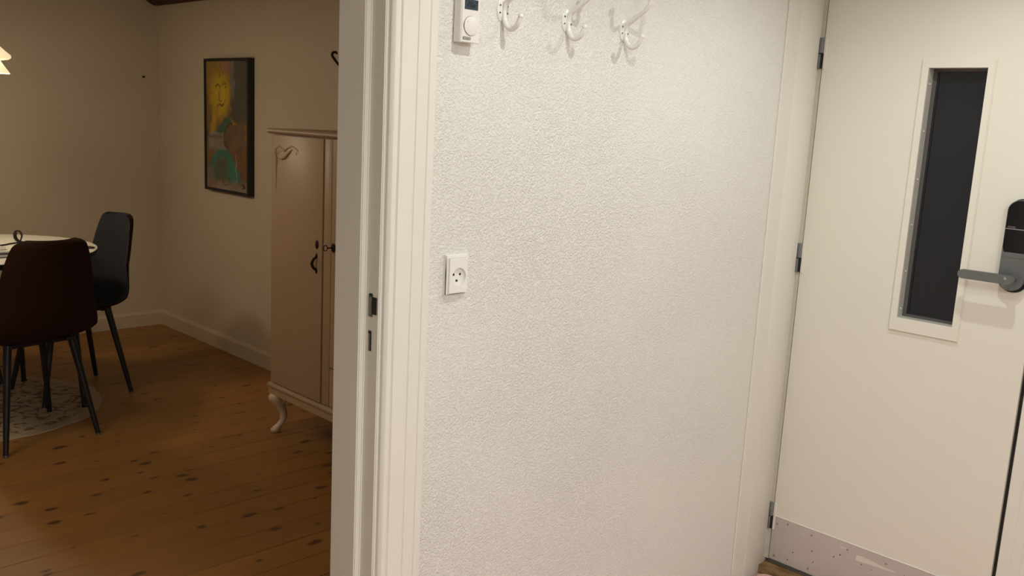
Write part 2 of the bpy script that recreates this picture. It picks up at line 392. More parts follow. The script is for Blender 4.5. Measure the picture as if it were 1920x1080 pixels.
# doorway lining: casing, rebated jamb, strike slots
t2 = empty('trim_2', (OPR, D, 0)); struct(t2, 'white painted doorway frame between the hall and the dining room')
def jamb(s, x):          # s=+1: the side the picture shows
    # outline in (x, y): rebate on the hall side, stop, then inner lining
    pts = [(0, -.002), (0, .041), (-.0125*s, .043), (-.0125*s, .128), (.02*s, .128), (.02*s, -.002)]
    return prism(bmesh.new(), [(x+a-OPR, b) for a, b in pts], 2, 0, OPT+.02)
o = jamb(1, OPR); bmesh.ops.bevel(o, geom=[e for e in o.edges if abs(e.verts[0].co.z-e.verts[1].co.z) > .5], offset=.002, segments=2, affect='EDGES')
obj('jamb', o, M['paint'], t2, smooth=40)
obj('jamb', jamb(-1, OPL), M['paint'], t2)
obj('head', B(OPL-OPR, 0, 0, .128, OPT-.02, OPT+.02), M['paint'], t2)
def casing(x, s):
    p = [(0, 0), (0, .009), (.002, .0125), (.006, .0155), (.010, .016), (.0145, .0145), (.0165, .0125), (.0185, .0125), (.0205, .0165), (.0525, .0170), (.054, .0155), (.056, .0155), (.0575, .0178), (.0795, .0185), (.081, .0168), (.083, .0168), (.0848, .0192), (.098, .0195), (.1005, .0185), (.101, .016), (.101, 0)]
    return prism(bmesh.new(), [(x+s*a-OPR, -d) for a, d in p], 2, 0, OPT+.1)
obj('casing', casing(OPR+.0065, 1), M['paint'], t2, smooth=25)
obj('casing', casing(OPL-.0065, -1), M['paint'], t2, smooth=25)
for s in (1,):           # plain casing on the dining side
    obj('casing', B(.005, .10, .126, .145, 0, OPT+.1), M['paint'], t2)
sp = obj('strike_plate', B(-.0012, .004, .0165, .030, 1.041, 1.084), M['worn'], t2, smooth=None)
sp['label'] = 'worn greenish metal latch strike with dark hole'
obj('latch_hole', B(-.0018, .004, .004, .0185, 1.047, 1.080), M['black'], sp)
obj('latch_hole', B(-.0018, .004, .018, .0265, 1.0805, 1.086), M['black'], sp)
s2 = obj('bolt_slot', B(-.0010, .004, .020, .0275, .973, 1.0135), M['worn'], t2)
obj('slot_shadow', B(-.0015, .004, .019, .0222, .974, 1.0125), M['black'], s2)
obj('slot_shadow', B(-.0015, .004, .0222, .0275, 1.008, 1.0125), M['black'], s2)

# corner boards between the hall wall and the entrance
t3 = empty('trim_3', (2.43, D, 0)); struct(t3, 'white painted corner boards beside the entrance door hinges')
obj('filler_strip', B(.004, .075, -.006, .0, 0, ZC, .002), M['paint'], t3)
obj('corner_board', B(.073, .197, -.0085, .0, 0, ZC, .0025), M['paint'], t3, smooth=40)
# entrance door frame
t4 = empty('trim_4', (DX, 1.35, 0)); struct(t4, 'painted frame around the entrance door')
obj('hinge_post', B(0, .06, .002, .06, .038, 2.08), M['frame_gap'], t4)
obj('lock_post', prism(bmesh.new(), [(0, -.676), (-.002, -.678), (-.002, -.706), (.002, -.709), (.002, -.73), (.006, -.733), (.006, -.83), (.08, -.83), (.08, -.676)], 2, 0, 2.08), M['paint'], t4)
obj('head', B(0, .06, -.676, .06, 2.01, 2.08), M['paint'], t4)
obj('weather_strip', B(.012, .05, -.676, -.66, .02, 2.01), M['black'], t4)
obj('threshold', B(-.052, .06, -.79, .012, 0, .030, .004), M['sill'], t4, smooth=40)['label'] = 'worn brown timber threshold'
obj('sill_seal', B(-.004, .03, -.676, 0, .030, .0385), M['rubber'], t4)
obj('door_stop', B(.045, .06, -.676, .002, .03, 2.01), M['black'], t4)

# ------------------------------------------------------------------ entrance door
d1 = empty('door_1', (DX, 1.35, 0)); struct(d1, 'cream entrance door with tall narrow dark window and electronic lock')
L0 = (DX, 1.35, 0)
sub = lambda bm: (bmesh.ops.translate(bm, vec=-Vector(L0), verts=bm.verts), bm)[1]
def part(name, bm, m, parent=d1, smooth=None, lab=None):
    o = obj(name, sub(bm), m, parent, smooth=smooth)
    if lab: o['label'] = lab
    return o
part('door_leaf', rring((.6855, 1.3495, .0405, 2.005), (.872, 1.036, .918, 1.630), DOORP, -.045, 0), M['door'])
wf = part('window_frame', rring((.859, 1.0495, .883, 1.650), (.8765, 1.031, .921, 1.6275), DOORP, 0, .0075), M['door'])
part('moulding', rring((.857, 1.0515, .881, 1.652), (.861, 1.0475, .885, 1.648), DOORP, 0, .004), M['door'], wf)
part('glazing_reveal', rring((.8725, 1.0355, .9185, 1.6295), (.8765, 1.031, .921, 1.6275), DOORP, -.038, 0), M['reveal'], wf)
part('glazing_bead', rring((.8725, 1.0315, .920, 1.6290), (.884, 1.020, .929, 1.6200), DOORP, -.036, -.030, -.031), M['rubber'], wf)
part('glazing_bead', rring((.876, 1.026, .922, 1.6270), (.888, 1.0145, .934, 1.6150), DOORP, -.037, -.0335), M['blackm'], wf)
part('window_pane', B(DX+.036, DX+.042, .874, 1.034, .919, 1.629), M['pane'], d1, lab='dark night-black glass pane of the entrance door')
for z in (1.585, 1.455, 1.32, 1.19, 1.055, .945):
    part('screw', ball(bmesh.new(), (DX+.013, 1.0308, z), .0022, seg=10), M['plastic'], wf)
kp = part('kick_plate', B(DX-.0018, DX, .687, 1.3485, .0425, .192, .0006, 1), M['kick'], lab='scuffed grey metal kick plate')
part('paint_bead', B(DX-.003, DX, .687, 1.346, .1915, .1945, .001, 1), M['plastic'], kp)
for yy in (1.331, 1.211, 1.091, .970, .85, .73):
    for zz in (.172, .060):
        part('screw', ball(bmesh.new(), (DX-.0018, yy, zz+random.uniform(-.004, .004)), .0036, sx=.45, seg=10), M['screw'], kp)
bm = bmesh.new(); prism(bm, [(1.062, .146), (1.0, .150), (.955, .152), (.935, .156), (.99, .160), (1.045, .166), (1.061, .163)], 0, DX-.0021, DX-.0015)
part('scuff', bm, M['scuff'], kp, lab='pale torn scuff')
part('scuff', prism(bmesh.new(), [(1.115, .168), (1.095, .169), (1.098, .173), (1.113, .173)], 0, DX-.0021, DX-.0015), M['scuff'], kp)
part('scuff', prism(bmesh.new(), [(1.255, .166), (1.225, .166), (1.224, .168), (1.254, .168)], 0, DX-.0021, DX-.0015), M['scuff'], kp)
for zc, nm in ((1.671, 0), (1.049, 1), (.190, 2)):
    h = part('hinge', B(DX-.012, DX+.02, 1.3490, 1.3715, zc+.001, zc+.046, .002), M['hinge'], d1, 40)
    part('lower_knuckle', B(DX-.011, DX+.02, 1.3555, 1.3715, zc-.045, zc-.001, .002), M['hinge'], h, 40)
    part('recess', B(DX-.004, DX+.02, 1.3475, 1.3560, zc-.044, zc+.001), M['black'], h)
    part('hinge_flag', B(DX-.003, DX+.005, 1.3405, 1.3492, zc-.046, zc+.0455, .001, 1), M['door'], h)
    if nm == 2: part('screw', ball(bmesh.new(), (DX-.012, 1.356, zc+.026), .003, sx=.5, seg=10), M['screw'], h)
# electronic lock
def capsule(bm, y0, y1, z0, z1, xa, xb, r, n=10):
    pts = []
    for cy, cz, a0 in ((y1-r, z1-r, 0), (y0+r, z1-r, 90), (y0+r, z0+r, 180), (y1-r, z0+r, 270)):
        for k in range(n+1):
            a = R_(a0+90*k/n); pts.append((cy+r*math.cos(a), cz+r*math.sin(a)))
    return prism(bm, pts, 0, xa, xb)
lk = part('door_lock', capsule(bmesh.new(), .712, .774, 1.049, 1.288, DX-.022, DX, .0295), M['steel'], d1, 50, 'satin grey electronic lock with black upper panel')
bm = lk.data
part('backplate', capsule(bmesh.new(), .706, .775, 1.043, 1.291, DX-.004, DX, .032), M['glossblk'], lk, 50)
part('black_panel', capsule(bmesh.new(), .7135, .7725, 1.137, 1.2865, DX-.0228, DX-.01, .0285), M['glossblk'], lk, 50)
part('panel_joint', B(DX-.0232, DX-.02, .713, .773, 1.137, 1.150), M['steel'], lk)
part('panel_line', B(DX-.0236, DX-.02, .714, .7725, 1.2105, 1.2130), M['screw'], lk)
tb = text_bm('nexsy', .0085)
tb.transform(Matrix.Translation((DX-.0230, .7585, 1.2175)) @ Matrix(((0, 0, -1), (-1, 0, 0), (0, 1, 0))).to_4x4())
part('lettering', tb, M['screw'], lk)
part('screw', cyl(bmesh.new(), (DX-.0228, .757, 1.060), (DX-.02, .757, 1.060), .0042), M['screw'], lk, 40)
part('screw_recess', cyl(bmesh.new(), (DX-.0231, .757, 1.060), (DX-.021, .757, 1.060), .0016, 6), M['black'], lk)
neck = part('lever_neck', tube(bmesh.new(), smooth_path([(DX-.02, .738, 1.082), (DX-.040, .738, 1.082), (DX-.052, .742, 1.082), (DX-.056, .750, 1.082)]), .0105, 20), M['steel'], lk, 50)
bm = capsule(bmesh.new(), .725, .863, 1.069, 1.0935, DX-.0635, DX-.050, .0121)
bmesh.ops.bevel(bm, geom=[e for e in bm.edges if abs(e.verts[0].co.x-e.verts[1].co.x) < 1e-5], offset=.003, segments=3, affect='EDGES')
part('lever', bm, M['steel'], lk, 50, 'satin grey flat lever handle')

# pink rug on the hall floor, only its corner shows
bm = capsule(bmesh.new(), .2, 1.333, .4, 2.585, .001, .016, .03)
bm.transform(Matrix(((0, 0, 1), (0, 1, 0), (1, 0, 0))).to_4x4())
tag(obj('hall_rug', bm, M['pink'], smooth=40), 'dusty pink hall rug, its corner at the foot of the entrance door threshold', 'rug')

# ------------------------------------------------------------------ hall wall fittings
# thermostat
th = empty('thermostat', (1.22, D, 1.63)); tag(th, 'white wall thermostat with small display and round dial, left of the coat hooks', 'thermostat')
def tp(bm): bmesh.ops.translate(bm, vec=-Vector((1.22, D, 1.63)), verts=bm.verts); return bm
obj('back_box', tp(B(1.1855, 1.229, D-.006, D, 1.568, 1.690, .002)), M['plastic2'], th, smooth=40)
pts = [(1.1835, D-.003), (1.1835, D-.0175), (1.1845, D-.0205), (1.1868, D-.0232), (1.1905, D-.0248), (1.2285, D-.0255), (1.2305, D-.024), (1.2305, D-.003)]
bm = prism(bmesh.new(), pts, 2, 1.5665, 1.692)
obj('cover', tp(bm), M['plastic2'], th, smooth=20)
PF = D-.0252
scr = obj('display', tp(B(1.190, 1.2238, PF-.0008, PF+.004, 1.6265, 1.6455, .0006, 1)), M['lcd'], th)
scr['label'] = 'grey display reading 20'
def on_front(s, size, x, z, m, parent, name='lettering', out=.0012):
    tb = text_bm(s, size); tb.transform(Matrix.Translation((x, PF-out, z)) @ Matrix.Rotation(R_(90), 4, 'X'))
    return obj(name, tp(tb), m, parent)
# seven segment digits
def seg7(ch, x, z, w, h, t):
    on = {'2': 'abged', '0': 'abcdef'}[ch]; bm = bmesh.new(); y0, y1 = PF-.0012, PF
    S = dict(a=(x+t, x+w-t, z+h-t, z+h), g=(x+t, x+w-t, z+h/2-t/2, z+h/2+t/2), d=(x+t, x+w-t, z, z+t),
             f=(x, x+t, z+h/2, z+h-t/2), b=(x+w-t, x+w, z+h/2, z+h-t/2), e=(x, x+t, z+t/2, z+h/2), c=(x+w-t, x+w, z+t/2, z+h/2))
    for k in on: a = S[k]; bx(bm, a[0], a[1], y0, y1, a[2], a[3])
    return bm
obj('digit', tp(seg7('2', 1.1955, 1.631, .0062, .0112, .0017)), M['ink'], scr)
obj('digit', tp(seg7('0', 1.2034, 1.631, .0062, .0112, .0017)), M['ink'], scr)
on_front('.0', .0080, 1.2125, 1.6338, M['ink'], scr)
obj('symbol', tp(B(1.2195, 1.2222, PF-.0012, PF, 1.6395, 1.6435)), M['ink'], scr)
def disc(bm, cx, cz, r, y0, y1, n=40, dome=0):
    ring = lambda rr, y: [bm.verts.new((cx+rr*math.cos(2*math.pi*k/n), y, cz+rr*math.sin(2*math.pi*k/n))) for k in range(n)]
    L = [ring(r, y0), ring(r, y1), ring(r*.86, y1-dome)]
    for a, b in zip(L, L[1:]):
        for k in range(n): bm.faces.new((a[k], a[(k+1) % n], b[(k+1) % n], b[k]))
    bm.faces.new(L[-1]); return bm
obj('dial_gap', tp(disc(bmesh.new(), 1.2073, 1.5968, .0184, PF+.002, PF-.0004)), M['badge'], th)
dl = obj('dial', tp(disc(bmesh.new(), 1.2073, 1.5968, .0178, PF+.002, PF-.0016, dome=.0012)), M['plastic2'], th, smooth=50)
obj('mark', tp(ball(bmesh.new(), (1.1965, PF-.0024, 1.6035), .0012, seg=8)), M['reveal'], dl)
def outline(x0, x1, z0, z1, r, t, y0, y1, n=6):
    bm = bmesh.new()
    def loop(g, y):
        vs = []
        for cx, cz, a0 in ((x1-r, z1-r, 0), (x0+r, z1-r, 90), (x0+r, z0+r, 180), (x1-r, z0+r, 270)):
            for k in range(n+1):
                a = R_(a0+90*k/n); vs.append(bm.verts.new((cx+(r-g)*math.cos(a), y, cz+(r-g)*math.sin(a))))
        return vs
    a, b, c, d = loop(0, y0), loop(t, y0), loop(0, y1), loop(t, y1); m = len(a)
    for i in range(m):
        j = (i+1) % m
        for p, q in ((a, b), (c, d), (a, c), (b, d)): bm.faces.new((p[i], p[j], q[j], q[i]))
    return bm
bd = obj('badge', tp(outline(1.1885, 1.2075, 1.5705, 1.5762, .0022, .0007, PF-.0006, PF+.002)), M['badge'], th)
on_front('Danfoss', .0046, 1.198, 1.5734, M['badge'], bd, out=.0006)

# wall socket
ws = empty('wall_socket', (1.213, D, 1.11)); tag(ws, 'white three-hole power socket low on the plaster wall below the thermostat', 'socket')
def wp(bm): bmesh.ops.translate(bm, vec=-Vector((1.213, D, 1.11)), verts=bm.verts); return bm
bm = rring((1.1825, 1.2425, 1.0715, 1.1535), (1.1892, 1.2338, 1.0752, 1.1463), FRONT, 0, .0085)
bmesh.ops.bevel(bm, geom=[e for e in bm.edges if all(abs(v.co.y-(D-.0085)) < 1e-5 and (abs(v.co.x-1.2125) > .029) for v in e.verts)], offset=.002, segments=3, affect='EDGES')
obj('base_frame', wp(bm), M['plastic'], ws, smooth=40)
def holed_plate(x0, x1, z0, z1, cx, cz, r, yf, yb, depth, n=64):
    bm = bmesh.new(); out = []; 
    for k in range(n):
        a = 2*math.pi*k/n; dx, dz = math.cos(a), math.sin(a)
        t = min(((x1-cx)/dx if dx > 1e-9 else 9), ((x0-cx)/dx if dx < -1e-9 else 9), ((z1-cz)/dz if dz > 1e-9 else 9), ((z0-cz)/dz if dz < -1e-9 else 9))
        out.append((cx+dx*t, cz+dz*t, cx+dx*r, cz+dz*r))
    # snap nearest samples onto the corners
    for X in (x0, x1):
        for Z in (z0, z1):
            k = min(range(n), key=lambda i: (out[i][0]-X)**2+(out[i][1]-Z)**2); out[k] = (X, Z, out[k][2], out[k][3])
    of = [bm.verts.new((a, yf, b)) for a, b, _, _ in out]; ob = [bm.verts.new((a, yb, b)) for a, b, _, _ in out]
    cf = [bm.verts.new((c, yf, d)) for _, _, c, d in out]; cb = [bm.verts.new((c, yf+depth, d)) for _, _, c, d in out]
    for i in range(n):
        j = (i+1) % n
        for p, q in ((of, cf), (of, ob), (cf, cb)): bm.faces.new((p[i], p[j], q[j], q[i]))
    bm.faces.new(cb); bm.faces.new(ob)
    return bm
plate = obj('cover_plate', wp(holed_plate(1.1895, 1.2335, 1.0755, 1.1460, 1.2150, 1.1075, .0185, D-.0125, D-.0006, .0065)), M['plastic'], ws)
WY = D-.0125+.0065
for (hx, hz) in ((1.2055, 1.1120), (1.2225, 1.1120)):
    obj('contact_hole', wp(cyl(bmesh.new(), (hx, WY-.0004, hz), (hx, WY+.003, hz), .0026, 14)), M['black'], ws)
bm = bmesh.new(); prism(bm, [(1.2140+.0027*math.cos(R_(a)), 1.0990+.0027*math.sin(R_(a))) for a in range(0, 181, 20)] + [(1.2113, 1.0968), (1.2167, 1.0968)], 1, WY-.0004, WY+.003)
obj('earth_hole', wp(bm), M['black'], ws)
bm = bmesh.new(); 
for k in range(5): ball(bm, (1.170+k*.002+random.uniform(0, .02), D, 1.076+random.uniform(-.006, .006)), .004, sy=.5, seg=8)
# coat hooks
HX = (1.3125, 1.505, 1.7025); HZ = 1.6405
HL = ['white enamelled double coat hook nearest the thermostat', 'white enamelled double coat hook, middle of the three on the wall', 'white enamelled double coat hook farthest right, towards the entrance door']
h0 = empty('coat_hook', (HX[0], D, HZ)); tag(h0, HL[0], 'hook', 'white coat hooks on the hall wall')
bm = bmesh.new(); n = 36
L = []
for rr, yy in ((1, 0), (1, -.0022), (.82, -.0040), (.45, -.0052)):
    L.append([bm.verts.new(((.0165*rr*math.cos(2*math.pi*k/n)), yy, .0240*rr*math.sin(2*math.pi*k/n))) for k in range(n)])
for a, b in zip(L, L[1:]):
    for k in range(n): bm.faces.new((a[k], a[(k+1) % n], b[(k+1) % n], b[k]))
bm.faces.new(L[-1]); bm.faces.new(L[0][::-1])
obj('hook_plate', bm, M['hookw'], h0, smooth=60)
up = smooth_path([(0, -.0045, -.012), (0, -.0055, .002), (0, -.012, .0145), (0, -.023, .0215), (0, -.039, .0310), (0, -.056, .0405), (0, -.068, .055), (0, -.073, .080)])
bm = tube(bmesh.new(), up, [.0046+.0012*math.sin(math.pi*min(1, i/len(up)*1.6)) for i in range(len(up))], 14); ball(bm, (0, -.074, .086), .0085)
obj('upper_arm', bm, M['hookw'], h0, smooth=60)
lo = smooth_path([(0, -.0045, .012), (0, -.0055, -.008), (0, -.0095, -.024), (0, -.020, -.036), (0, -.033, -.038), (0, -.045, -.030), (0, -.0525, -.016)])
bm = tube(bmesh.new(), lo, [.0046+.0008*math.sin(math.pi*i/len(lo)) for i in range(len(lo))], 14); ball(bm, (0, -.053, -.0145), .0055)
obj('lower_arm', bm, M['hookw'], h0, smooth=60)
for sx in (-.0098, .0102):
    for sz in (.0078, -.0065):
        s = obj('screw', ball(bmesh.new(), (sx, -.0038, sz), .0029, sy=.4, seg=12), M['screw'], h0, smooth=60)
        bm = bx(bmesh.new(), sx-.0017, sx+.0017, -.0055, -.003, sz-.0004, sz+.0004); bx(bm, sx-.0004, sx+.0004, -.0055, -.003, sz-.0017, sz+.0017)
        obj('screw_cross', bm, M['black'], s)
def dup(root, loc, rz, label):
    r = root.copy(); COL.objects.link(r); r.location = loc; r.rotation_euler = (0, 0, rz); r['label'] = label
    for ch in list(root.children):
        c = ch.copy(); COL.objects.link(c); c.parent = r
        for g in ch.children:
            d = g.copy(); COL.objects.link(d); d.parent = c
    return r
for x, lab in zip(HX[1:], HL[1:]): dup(h0, (x, D, HZ), 0, lab)

# ------------------------------------------------------------------ dining room
# painting
PX = 2.518
y0, y1, z0, z1 = 4.556, 5.066, .945, 1.688
pf = empty('framed_picture', (XR, (y0+y1)/2, (z0+z1)/2)); tag(pf, 'tall abstract painting of a yellow lion face over green hills in a black frame', 'painting')
PO = Vector((XR, (y0+y1)/2, (z0+z1)/2))
def pp(bm): bmesh.ops.translate(bm, vec=-PO, verts=bm.verts); return bm
PIC = lambda a, b, d: (XR-d, a, b)
obj('frame', pp(rring((y0, y1, z0, z1), (y0+.018, y1-.018, z0+.014, z1-.014), PIC, 0, XR-PX, XR-PX)), M['blackm'], pf)
def smst(a, b, x):
    t = np.clip((x-a)/(b-a), 0, 1); return t*t*(3-2*t)
nu, nv = 120, 190
U, V = np.meshgrid((np.arange(nu+1))/nu, (np.arange(nv+1))/nv)      # u left->right, v top->down
rng = np.random.RandomState(3)
def fnoise(fx, fy, ph):
    s = 0
    for k in range(5):
        a, b, c = rng.uniform(-1, 1, 3); s = s + np.sin(fx*(a+.3)*U*6.28 + fy*(b+.3)*V*6.28 + c*9)
    return s/5
n1, n2_, n3 = fnoise(4, 6, 0), fnoise(9, 13, 1), fnoise(22, 30, 2)
U = U + .035*n2_ + .015*n3; V = V + .012*np.roll(n2_, 40, 0) + .008*np.roll(n3, 25, 1)
nz = .5*n1+.3*n2_+.3*n3
img = np.zeros(U.shape+(3,)); img[:] = (.22, .125, .045)
def lay(c, mask): 
    global img
    img = img*(1-mask[..., None]) + np.array(c)*mask[..., None]
lay((.42, .26, .05), .7*smst(.5, .0, V)*smst(.75, .3, U))
lay((.40, .20, .16), .6*smst(.28, .05, np.hypot((U-.48)*1, (V-.03)*2.5)))
lay((.62, .42, .025), .95*smst(.40, .16, np.hypot((U-.35)*1.15, (V-.26)*1.6)+.07*nz))
lay((.55, .34, .03), .9*smst(.10, .03, np.abs(U-.14-.55*(.56-V)) + .3*np.clip(V-.56, 0, 1)*9)*smst(.30, .4, V))
dk = smst(.60, .68, U+.05*n2_ + .1*(V-.2))*smst(.50, .44, V)
lay((.10, .085, .065), dk)
lay((.19, .20, .20), .8*smst(.06, .01, np.abs(U-.645-.03*n1))*smst(.33, .25, V))
lay((.12, .09, .05), .7*smst(.05, .015, np.abs(U-.63-.1*(V-.3)))*smst(.25, .3, V)*smst(.46, .42, V))
# face lines
def stroke(pts, wd, c, a=.8):
    for (u0, v0), (u1, v1) in zip(pts, pts[1:]):
        du, dv = (u1-u0), (v1-v0)*1.5; Lq = du*du+dv*dv+1e-9
        t = np.clip(((U-u0)*du + (V-v0)*1.5*dv)/Lq, 0, 1)
        dd = np.hypot(U-u0-t*du, (V-v0)*1.5-t*dv)
        lay(c, a*smst(wd, wd*.4, dd))
DKL = (.10, .05, .012)
stroke([(.24, .19), (.29, .18), (.33, .19)], .012, DKL); stroke([(.40, .18), (.45, .175), (.49, .185)], .012, DKL)
stroke([(.33, .20), (.32, .27), (.31, .30), (.36, .31), (.41, .30)], .010, DKL, .6)
stroke([(.28, .345), (.34, .335), (.38, .345), (.44, .33)], .013, DKL, .9); stroke([(.36, .31), (.365, .34)], .010, DKL)
stroke([(.49, .20), (.50, .27), (.46, .32)], .010, DKL, .6); stroke([(.30, .06), (.34, .12), (.36, .03), (.41, .11), (.46, .05)], .014, (.22, .12, .02), .6)
for k in range(10):
    a = k*.63; stroke([(.35+.22*math.cos(a), .25+.15*math.sin(a)), (.35+.31*math.cos(a), .25+.21*math.sin(a))], .012, (.35, .2, .02), .5)
# hills
h1 = smst(.0, .02, V-(.42+.9*np.clip(np.abs(U-.53)-.02, 0, 1)**1.5*.95)+.004*n3)*smst(.60, .55, V)*smst(.70, .64, U)
lay((.055, .12, .075), h1)
lay((.50, .27, .03), .9*smst(.05, .02, np.abs((U-.70)-(V-.47)*2.4))*smst(.43, .46, V)*smst(.60, .55, V))
lay((.30, .25, .20), .9*smst(.54, .56, V+.012*n2_)*smst(.72, .66, V)*smst(.50, .44, U)*smst(.02, .07, U))
lay((.12, .10, .08), .6*smst(.02, .01, np.abs(V-.585-.01*n1))*smst(.42, .38, U))
lay((.17, .105, .055), smst(1.05, .92, np.hypot((U-.70)/.26, (V-.60)/.13)+.06*n2_))
lay((.07, .045, .025), .8*smst(.10, .03, np.abs(np.hypot((U-.70)/.26, (V-.60)/.13)-1))*smst(.72, .6, U))
lay((.20, .10, .045), .9*smst(.66, .72, V)*smst(.5, .6, U))
h2 = smst(.0, .02, V-(.675+1.1*np.clip(np.abs(U-.40)-.05, 0, 1)**1.5*.75)+.006*n3)*smst(.97, .90, V+.03*n2_)*smst(.84, .74, U-(V-.7)*.6+.04*n3)
lay((.045, .20, .15), h2)
lay((.13, .10, .05), .8*smst(.24, .10, np.hypot((U-.36), (V-.86)*1.3)+.10*nz))
lay((.34, .26, .21), .8*smst(.90, .97, V+.03*nz))
lay((.30, .16, .12), .7*smst(.80, .86, V)*smst(.22, .10, U))
stroke([(.735, .72), (.735, .93)], .016, (.40, .33, .28), .8); stroke([(.85, .75), (.86, .88)], .012, (.09, .06, .03), .7)
stroke([(.86, .945), (.95, .935), (.90, .955), (.97, .95)], .010, (.03, .02, .015), .9); stroke([(.88, .975), (.96, .962), (.90, .965)], .010, (.03, .02, .015), .9)
stroke([(.40, .945), (.50, .955), (.60, .952)], .008, (.05, .03, .02), .7)
img = np.clip(img*.95*(1+.34*nz[..., None]), 0, 1)
U, V = np.meshgrid((np.arange(nu+1))/nu, (np.arange(nv+1))/nv)
a0, a1, b0, b1 = y1-.019, y0+.019, z1-.015, z0+.015
verts = [(PX+.006-PO.x, a0+(a1-a0)*u-PO.y, b0+(b1-b0)*v-PO.z) for u, v in zip(U.ravel(), V.ravel())]
faces = [(j*(nu+1)+i, j*(nu+1)+i+1, (j+1)*(nu+1)+i+1, (j+1)*(nu+1)+i) for j in range(nv) for i in range(nu)]
me = bpy.data.meshes.new('canvas'); me.from_pydata(verts, [], faces)
ca = me.color_attributes.new('paint', 'FLOAT_COLOR', 'POINT')
ca.data.foreach_set('color', np.concatenate([img, np.ones(U.shape+(1,))], -1).astype(np.float32).ravel())
m, nt, b = new_mat('oil_painting'); at = N(nt, 'ShaderNodeVertexColor', layer_name='paint'); nt.links.new(at.outputs['Color'], b.inputs['Base Color'])
b.inputs['Roughness'].default_value = .6
me.materials.append(m); link(bpy.data.objects.new('canvas', me), pf)

# small nail and dark hook on the dining walls
tag(obj('nail', cyl(bmesh.new(), (0, 0, 0), (0, -.012, 0), .006, 10), M['iron'], loc=(2.455, YF, 1.581)), 'tiny black nail in the far beige wall near the corner', 'nail')
bm = tube(bmesh.new(), smooth_path([(-.004, -.055, -.060), (-.020, -.040, -.038), (-.036, -.024, -.010), (-.044, -.019, .006), (-.042, -.024, .018), (-.034, -.034, .020), (-.030, -.039, .012)]), [.0045+.002*math.sin(math.pi*i/36) for i in range(37)], 10)
bx(bm, -.006, 0, -.066, -.044, -.10, -.03, .002)
tag(obj('wall_hook', bm, M['iron'], loc=(XR, 3.775, 1.683), smooth=50), 'curled dark iron hook on the dining wall above the cream cabinet', 'hook')

# cream cabinet on cabriole legs
CF = 2.05; CY0, CY1 = 2.19, 3.50
cb = empty('cabinet', (CF, 3.0, 0)); tag(cb, 'cream painted cabinet on cabriole legs half hidden by the doorway frame', 'cabinet')
def cp(bm): bmesh.ops.translate(bm, vec=-Vector((CF, 3.0, 0)), verts=bm.verts); return bm
def cpart(name, bm, m='cabinet', parent=cb, smooth=None, lab=None):
    o = obj(name, cp(bm), M[m], parent, smooth=smooth)
    if lab: o['label'] = lab
    return o
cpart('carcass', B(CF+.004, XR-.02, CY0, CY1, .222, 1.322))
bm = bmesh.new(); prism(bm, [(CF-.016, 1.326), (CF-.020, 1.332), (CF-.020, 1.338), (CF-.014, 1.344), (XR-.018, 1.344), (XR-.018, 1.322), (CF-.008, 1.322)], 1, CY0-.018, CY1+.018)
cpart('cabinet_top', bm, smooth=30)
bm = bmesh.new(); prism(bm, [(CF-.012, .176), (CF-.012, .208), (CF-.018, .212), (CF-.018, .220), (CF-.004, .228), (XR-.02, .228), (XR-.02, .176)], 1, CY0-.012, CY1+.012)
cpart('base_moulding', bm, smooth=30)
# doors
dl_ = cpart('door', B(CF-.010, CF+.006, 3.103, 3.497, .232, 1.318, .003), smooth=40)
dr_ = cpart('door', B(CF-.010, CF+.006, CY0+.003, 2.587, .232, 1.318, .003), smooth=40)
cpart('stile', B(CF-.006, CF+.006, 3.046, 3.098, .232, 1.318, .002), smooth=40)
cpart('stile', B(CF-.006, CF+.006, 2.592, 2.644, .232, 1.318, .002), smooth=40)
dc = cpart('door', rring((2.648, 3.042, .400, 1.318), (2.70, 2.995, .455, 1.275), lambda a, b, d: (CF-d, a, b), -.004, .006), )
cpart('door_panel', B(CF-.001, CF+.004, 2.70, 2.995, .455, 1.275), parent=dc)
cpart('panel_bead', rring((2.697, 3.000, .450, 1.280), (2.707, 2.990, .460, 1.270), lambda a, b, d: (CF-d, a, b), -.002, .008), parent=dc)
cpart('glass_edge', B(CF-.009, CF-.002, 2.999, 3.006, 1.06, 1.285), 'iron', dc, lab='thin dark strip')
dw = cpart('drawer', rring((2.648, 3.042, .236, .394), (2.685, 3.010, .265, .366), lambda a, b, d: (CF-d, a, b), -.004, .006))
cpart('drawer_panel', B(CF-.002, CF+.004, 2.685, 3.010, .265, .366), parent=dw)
cpart('knob', ball(bmesh.new(), (CF-.02, 2.845, .315), .014, seg=14), 'iron', dw, 50)
